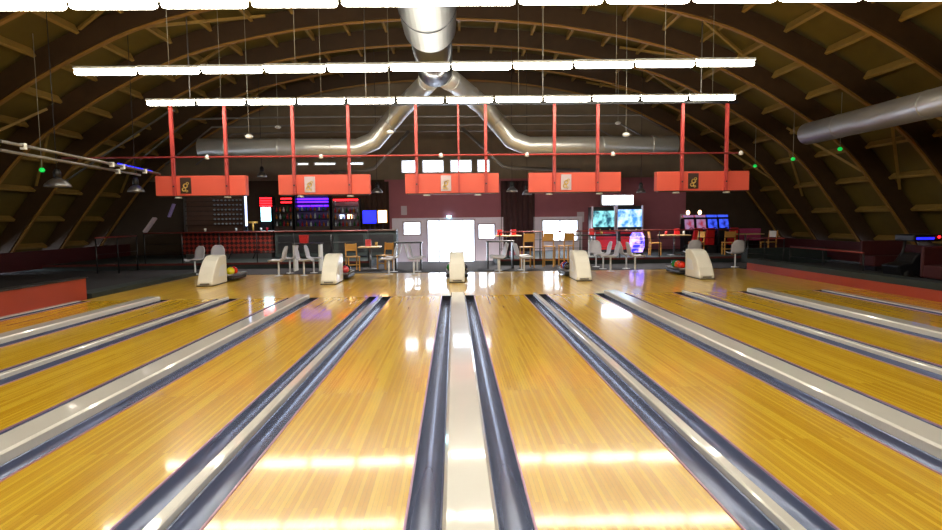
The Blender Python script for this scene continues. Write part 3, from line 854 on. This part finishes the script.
for dx in (-.22,.1): MB().box(dx-.09,dx+.09,.25,.275,tops[1]+.03,tops[1]+.2).build('lit_square',EM['orange'] if dx>0 else EM['white_tube'],t)
bottles((r[0]+r[1])/2,w,tops,'shelves under red neon',7,BM[1:]+BM[:1])
r=unit(273,205,293,226); 
t,w,tops=shelves(r,'dark shelves between the cyan light box and violet shelves','d',3,MT['dark'])
bottles((r[0]+r[1])/2,w,tops,'dark shelves',5,BM[1:]+BM[:1])
# blue screen + warm lamp
def screen(r,label,m,Y,name='wall_screen',cat='screen',fr=MT['dark'],leg=None):
    x0,x1,z0,z1=r; t=thing(name,label,cat,((x0+x1)/2,Y,leg if leg is not None else z0)); w=(x1-x0)/2; b=(z0-leg) if leg is not None else 0; h=z1-z0
    MB().box(-w,w,0,.1 if leg is not None else YW-Y-.01,b,b+h).build('casing',fr,t)
    MB().box(-w+.03,w-.03,-.012,-.001,b+.03,b+h-.03).build('display',m,t)
    if leg is not None: MB().tube([(0,.05,0),(0,.05,b)],.03,8).build('stand',MT['dark'],t)
    return t
screen(unit(362,210,377,224),'vivid blue screen at the right end of the back bar',EM['blue'],BB,leg=PZ)
screen(unit(378,210,388,223),'square warm white lamp beside the blue screen',EM['orange'],BB-.2,'lamp_box','lamp',MT['wood'],leg=PZ)

# curtains of dark stripes & notices on the plum wall
r=rect(501,196,535,240,YW-.12)
cu=MB(); N_=40
cu.grid(lambda u,v:(r[0]+(r[1]-r[0])*u, YW-.1+.05*math.sin(u*40), .2+(3.2-.2)*v),N_*3,1)
tag(cu.build('curtain',mat('dark_brown_curtain',(78,50,52),.9),solid=.01),'dark brown curtain right of the entrance doors','curtain')
r=rect(364,196,390,240,YW-.12)
cu=MB(); cu.grid(lambda u,v:(r[0]+(r[1]-r[0])*u, YW-.1+.05*math.sin(u*30), .22+(3.2-.2)*v),N_*3,1)
tag(cu.build('curtain',mat('brown_curtain',(72,48,40),.9),solid=.01),'brown curtain left of the entrance, by the bar','curtain')
for r,lab in ((rect(401,206,407,215,YW),'pale notice on the plum wall above the left entrance window'),(rect(577,212,584,222,YW),'pale notice on the plum wall left of the game screens'),(rect(680,214,687,224,YW),'pale notice on the plum wall right of the game screens')):
    tag(MB().box(r[0],r[1],YW-.02,YW-.003,r[2],r[3]).build('wall_notice',MT['poster']),lab,'notice','notices on the wall')
p=at(449,217,YW-.1)
tag(MB().box(p.x-.09,p.x+.09,YW-.15,YW-.082,p.z-.01,p.z+.06).build('exit_light',EM['cyan']),'tiny bright safety light above the entrance doors','light')

# ------------------------------------------------------------------ tables and chairs
def make_chair(label,h=.86,sh=.46,m='wood',group='wooden chairs'):
    t=thing('wooden_chair',label,'chair',(0,0,0),0,group); mm=MT['wood']
    MB().box(-.2,.2,-.2,.2,sh-.03,sh).build('seat',mm,t,bevel=.01)
    for sx in (-1,1):
        MB().bar((sx*.17,-.17,0),(sx*.17,-.17,sh-.031),.035,.035).build('leg',mm,t)
        MB().bar((sx*.17,.2,0),(sx*.17,.18,sh-.031),.035,.035).build('leg',mm,t)
        MB().bar((sx*.17,.18,sh+.001),(sx*.17,.24,h),.032,.032).build('back_post',mm,t)
    MB().box(-.15,.15,.2,.225,sh+.16,h-.02).build('backrest',mm if m=='wood' else MT['white'],t,bevel=.005)
    MB().bar((-.15,-.17,.2),(.15,-.17,.2),.02,.03).build('stretcher',mm,t)
    return t
ch=make_chair('honey wood chair left of the middle seats, before the bar')
p=at(353,270,18.3); ch.location=(p.x,18.3,0); ch.rotation_euler=(0,0,.4)
for px,Y,z,rz,lab in ((385,18.8,0,-.6,'honey wood chair beside the seats left of the entrance'),(696,20.9,PZ,-1.3,'honey wood chair right of the pale table in the games area'),(728,20.6,PZ,PI-.2,'yellowish wood chair behind the rightmost ball return'),(655,20.9,PZ,1.4,'wood chair left of the pale table in the games area')):
    p=at(px,260,Y); dup(ch,lab,(p.x,Y,z),rz)
wc=make_chair('wood chair with white backrest alone at the right of the platform',m='white'); p=at(768,250,20.6); wc.location=(p.x,20.6,PZ); wc.rotation_euler=(0,0,-1.25)
hc=make_chair('high wooden chair right of the entrance, nearest the doors',1.12,.68); p=at(527,260,18.6); hc.location=(p.x,18.6,0); hc.rotation_euler=(0,0,PI+.2)
for px,Y,rz,lab in ((549,18.9,PI-.3,'high wooden chair in front of the bright window, left one'),(566,19.2,PI+.3,'high wooden chair in front of the bright window, right one')):
    p=at(px,260,Y); dup(hc,lab,(p.x,Y,0),rz)
def table(px,Y,z,h,w,label,m='tabletop',legm='steel'):
    p=at(px,250,Y); t=thing('bistro_table',label,'table',(p.x,Y,z),0,'small tables')
    MB().box(-w,w,-.32,.32,h-.04,h).build('tabletop',MT[m],t,bevel=.01)
    MB().tube([(0,0,.02),(0,0,h-.041)],.035,10).build('column',MT[legm],t)
    MB().lathe([(.001,0),(.25,0),(.25,.012),(.05,.03),(.001,.03)],(0,0,0),18).build('base',MT[legm],t)
    return p.x,z+h
T=[]
T.append(table(370,18.9,0,.74,.35,'small square table among the chairs before the bar','tabletop')+(18.9,))
T.append(table(589,20.7,PZ,.78,.75,'long pale-legged table in front of the game screens','darkwood','white')+(20.7,))
T.append(table(674,20.9,PZ,.74,.5,'pale wooden table in the games area','tabletop')+(20.9,))
T.append(table(745,21.3,PZ,.74,.55,'pale table before the magenta panel','tabletop')+(21.3,))
T.append(table(508,20.5,PZ,.8,.45,'table with red items just right of the entrance','tabletop','dark')+(20.5,))
# items on tables
def item(ti,dx,dy,kind,c,label):
    x,z,Y=T[ti][0]+dx,T[ti][1]+.001,T[ti][2]+dy
    if kind=='cup': mb=MB().lathe([(.001,0),(.035,0),(.045,.13),(.04,.13),(.03,.01),(.001,.01)],(0,0,0),12)
    elif kind=='box': mb=MB().box(-.09,.09,-.06,.06,0,.2)
    elif kind=='menu': mb=MB().prism([(-.06,0),(.06,0),(.01,.22),(-.01,.22)],'x',-.09,.09)
    o=mb.build({'cup':'drinking_cup','box':'menu_holder','menu':'table_menu'}[kind],c); o.location=(x,Y,z); tag(o,label,'cup' if kind=='cup' else 'menu','items on the tables')
item(0,-.05,0,'menu',MT['redplastic'],'red folded menu on the table before the bar')
item(0,.2,.05,'cup',MT['gold'],'amber cup on the table before the bar')
item(4,-.3,0,'box',MT['redplastic'],'red menu holder on the table right of the entrance, left one')
item(4,.2,0,'box',MT['redplastic'],'red menu holder on the table right of the entrance, right one')
item(1,-.45,0,'cup',MT['white'],'white cup at the left of the table before the game screens')
item(1,.1,.05,'menu',MT['redplastic'],'red menu on the table before the game screens')
item(1,.45,0,'cup',MT['gold'],'amber cup at the right of the table before the game screens')
item(2,-.3,0,'cup',MT['redplastic'],'red cup on the pale table in the games area')
item(2,.1,.02,'menu',MT['redplastic'],'red menu on the pale table in the games area')
item(2,.35,0,'cup',MT['white'],'white cup on the pale table in the games area')
# ------------------------------------------------------------------ arcade machines
AY=23.6
def cabinet(px0,px1,pt,ps0,ps1,label,scr,redz):
    x0=at(px0,230,AY).x; x1=at(px1,230,AY).x; zt=at(px0,pt,AY).z; s0=at(px0,ps0,AY).z; s1=at(px0,ps1,AY).z
    t=thing('arcade_cabinet',label,'arcade machine',((x0+x1)/2,AY,PZ),0,'large-screen arcade cabinets'); w=(x1-x0)/2; h=zt-PZ
    MB().prism([(-.35,0),(.9,0),(.9,h),(.1,h),(.05,s1-PZ-.15),(-.35,s1-PZ-.3)],'x',-w+.05,w-.05).build('body',MT['dark'],t)
    for s_ in (-1,1): MB().box(s_*(w-.0225)-.022,s_*(w-.0225)+.022,-.02,.1,0,h+.02).build('side_light',MT['lav'],t)
    MB().box(-w+.06,w-.06,-.0,.045,s1-PZ,s0-PZ).build('screen',scr,t)
    MB().box(-w+.08,w-.08,-.36,-.351,.1,s1-PZ-.38).build('front_art',MT['redplastic'],t)
    cp=MB().box(-w+.08,w-.08,-.3,-.05,s1-PZ-.27,s1-PZ-.2).build('control_panel',MT['redplastic'],t)
    for dx in (-.2,.2): MB().tube([(dx,-.2,s1-PZ-.2),(dx,-.22,s1-PZ-.08)],.025,8).build('gun',MT['gold'],t)
cabinet(592,615.5,207,211,227,'left large-screen arcade machine with teal picture',EM['scr1'],0)
cabinet(616.5,643,206,209.5,227,'right large-screen arcade machine with blue picture',EM['scr2'],0)
r=rect(603,198,635,208,AY)
t=thing('lit_sign','bright white marquee standing on the arcade machines','sign',((r[0]+r[1])/2,AY+.2,at(600,206,AY).z+.03))
w=(r[1]-r[0])/2; h=r[3]-r[2]
MB().box(-w,w,0,.2,.0,h).build('casing',MT['white'],t,bevel=.02); MB().box(-w+.03,w-.03,-.015,-.001,.03,h-.03).build('lit_face',EM['sign'],t)
p=at(637,250,21.4)
t=thing('light_column','glowing blue-violet light column before the right arcade machine','light column',(p.x,21.4,PZ))
MB().lathe([(.001,.1),(.2,.1),(.26,.3),(.27,.5),(.24,.7),(.18,.82),(.001,.82)],(0,0,0),20).build('glowing_body',EM['blow'],t)
MB().lathe([(.001,0),(.22,0),(.22,.098),(.001,.098)],(0,0,0),20).build('base',MT['dark'],t)
for j in range(4): MB().lathe([(.275,-.012),(.285,0),(.275,.012)],(0,0,.25+j*.14),20).build('band',MT['lav'],t)
# ride-on racing arcade machines
def racer(px,Y,label,glow,m,z=PZ,rz=0,lamp=True):
    p=at(px,250,Y); t=thing('racing_arcade_machine',label,'arcade machine',(p.x,Y,z),rz,'racing arcade machines')
    MB().prism([(.35,0),(.75,0),(.75,1.3),(.45,1.35),(.35,.8)],'x',-.3,.3).build('cabinet',MT['dark'],t)
    MB().prism([(.335,.85),(.352,.85),(.44,1.28),(.42,1.28)],'x',-.25,.25).build('screen',glow,t)
    MB().box(-.27,.27,.47,.65,1.36,1.45).build('marquee',glow,t)
    MB().prism([(-.45,.3),(.1,.3),(.1,.42),(-.2,.46),(-.42,.95),(-.52,.95)],'x',-.22,.22).build('seat',m,t,bevel=.03)
    MB().box(-.25,.25,-.6,.34,.001,.29).build('base',MT['dark'],t)
    MB().lathe([(.13,-.015),(.15,0),(.13,.015),(.115,0),(.13,-.015)],(0,.18,.82),16,'y').build('steering_wheel',MT['dark'],t)
    MB().tube([(0,.19,.82),(0,.36,.75)],.025,8).build('steering_column',MT['dark'],t)
    t.scale=(.72,1,1)
    if lamp: MB().sphere((0,.55,1.55),.09,12,8).build('lamp',EM['orange'],t)
racer(693,22.3,'racing arcade machine with red seat and round lamp, the left one',EM['racescr'],MT['redplastic'])
racer(705,22.3,'racing arcade machine with red seat and round lamp, the right one',EM['racescr'],MT['redplastic'])
racer(716.5,22.3,'racing arcade machine with blue lit screen beside the pair',EM['bluedim'],MT['dark'],lamp=False)
racer(728,22.3,'rightmost racing arcade machine with blue glow under red hood',EM['bluedim'],MT['redplastic'],lamp=False)
# magenta panel
r=rect(741,229,771,247,22.5)
t=thing('display_panel','magenta panel standing behind the tables on the right','panel',((r[0]+r[1])/2,23.3,PZ))
w=(r[1]-r[0])/2; MB().box(-w,w,0,.04,.4,r[3]-PZ).build('board',MT['pink'],t)
for s_ in (-1,1): MB().box(s_*(w-.05)-.02,s_*(w-.05)+.02,.0,.04,0,.399).build('leg',MT['dark'],t)
# dark bench band
tag(MB().box(9.72,12.4,19.0,19.5,.001,.5).build('low_cabinet',MT['platform'],bevel=.02),'dark blue-green low cabinet right of the seats','cabinet')
# right edge: ride machine with blue lit sign
p=at(918,238,13.2)
t=thing('ride_machine','dark ride machine with a blue lit roof sign at the far right','arcade machine',(p.x,13.2,.06))
h=p.z-.06
MB().box(-.33,.33,-.3,.3,h-.07,h+.09).build('roof',MT['dark'],t,bevel=.03)
MB().tube([(-.28,-.305,h+.0),(.12,-.305,h+.0)],.025,8).build('neon_tube',EM['blue'],t)
MB().sphere((.24,-.31,h+.03),.03,8,6).build('red_light',EM['rednew'],t)
MB().tube([(-.25,.2,.3),(-.22,.1,h-.06)],.03,8).build('roof_post',MT['dark'],t)
MB().prism([(-.6,.1),(.5,.1),(.55,.35),(.2,.42),(0,.62),(-.2,.62),(-.35,.4),(-.65,.34)],'y',-.28,.28).build('car_body',MT['redplastic'] if False else MT['dark'],t,bevel=.03)
for sx in (-.4,.35):
    for sy in (-.29,.23): MB().lathe([(.001,0),(.12,0),(.12,.06),(.001,.06)],(sx,sy,.121),14,'y').build('wheel',MT['rubber'],t)
# low red items along right wall
for i,(px,Y) in enumerate(((932,12.2),(885,15.5))):
    p=at(px,270,Y)
    t=thing('bench_seat',['dark red upholstered bench at the far right edge','dark red upholstered bench behind the right low wall'][i],'bench',(p.x+(.6 if i==0 else .1),Y,.06),0,'red benches on the right')
    MB().box(-.6,.6,-.25,.25,.12,.4).build('seat',MT['dado'],t,bevel=.03); MB().box(-.6,.6,.251,.34,.12,.8).build('backrest',MT['dado'],t,bevel=.03)
    for sx in(-.5,.5): MB().box(sx-.03,sx+.03,-.2,.2,.001,.119).build('leg',MT['dark'],t)
# left: leaning boards and slat
r=at(150,222,19.5)
tag(MB().bar(at(145,232,19.5),at(155,218,19.5),.22,.06).build('leaning_panel',MT['poster']),'pale panel leaning on the left roof slope beyond the railing','panel')
tag(MB().bar(at(169,217,21.5),at(174,204,21.5),.18,.05).build('light_tube',mat('lilac_strip',(150,130,190),.5)),'slanting lilac strip left of the wine rack','strip')

# ------------------------------------------------------------------ world and view
w=bpy.data.worlds.new('World'); sc.world=w; w.use_nodes=True
bg=w.node_tree.nodes['Background']; bg.inputs['Color'].default_value=(.8,.88,1,1); bg.inputs['Strength'].default_value=10.0
sc.view_settings.view_transform='Standard'; sc.view_settings.look='None'; sc.view_settings.gamma=1
sc.view_settings.exposure=0.15
try: sc.view_settings.use_curve_mapping=False
except: pass
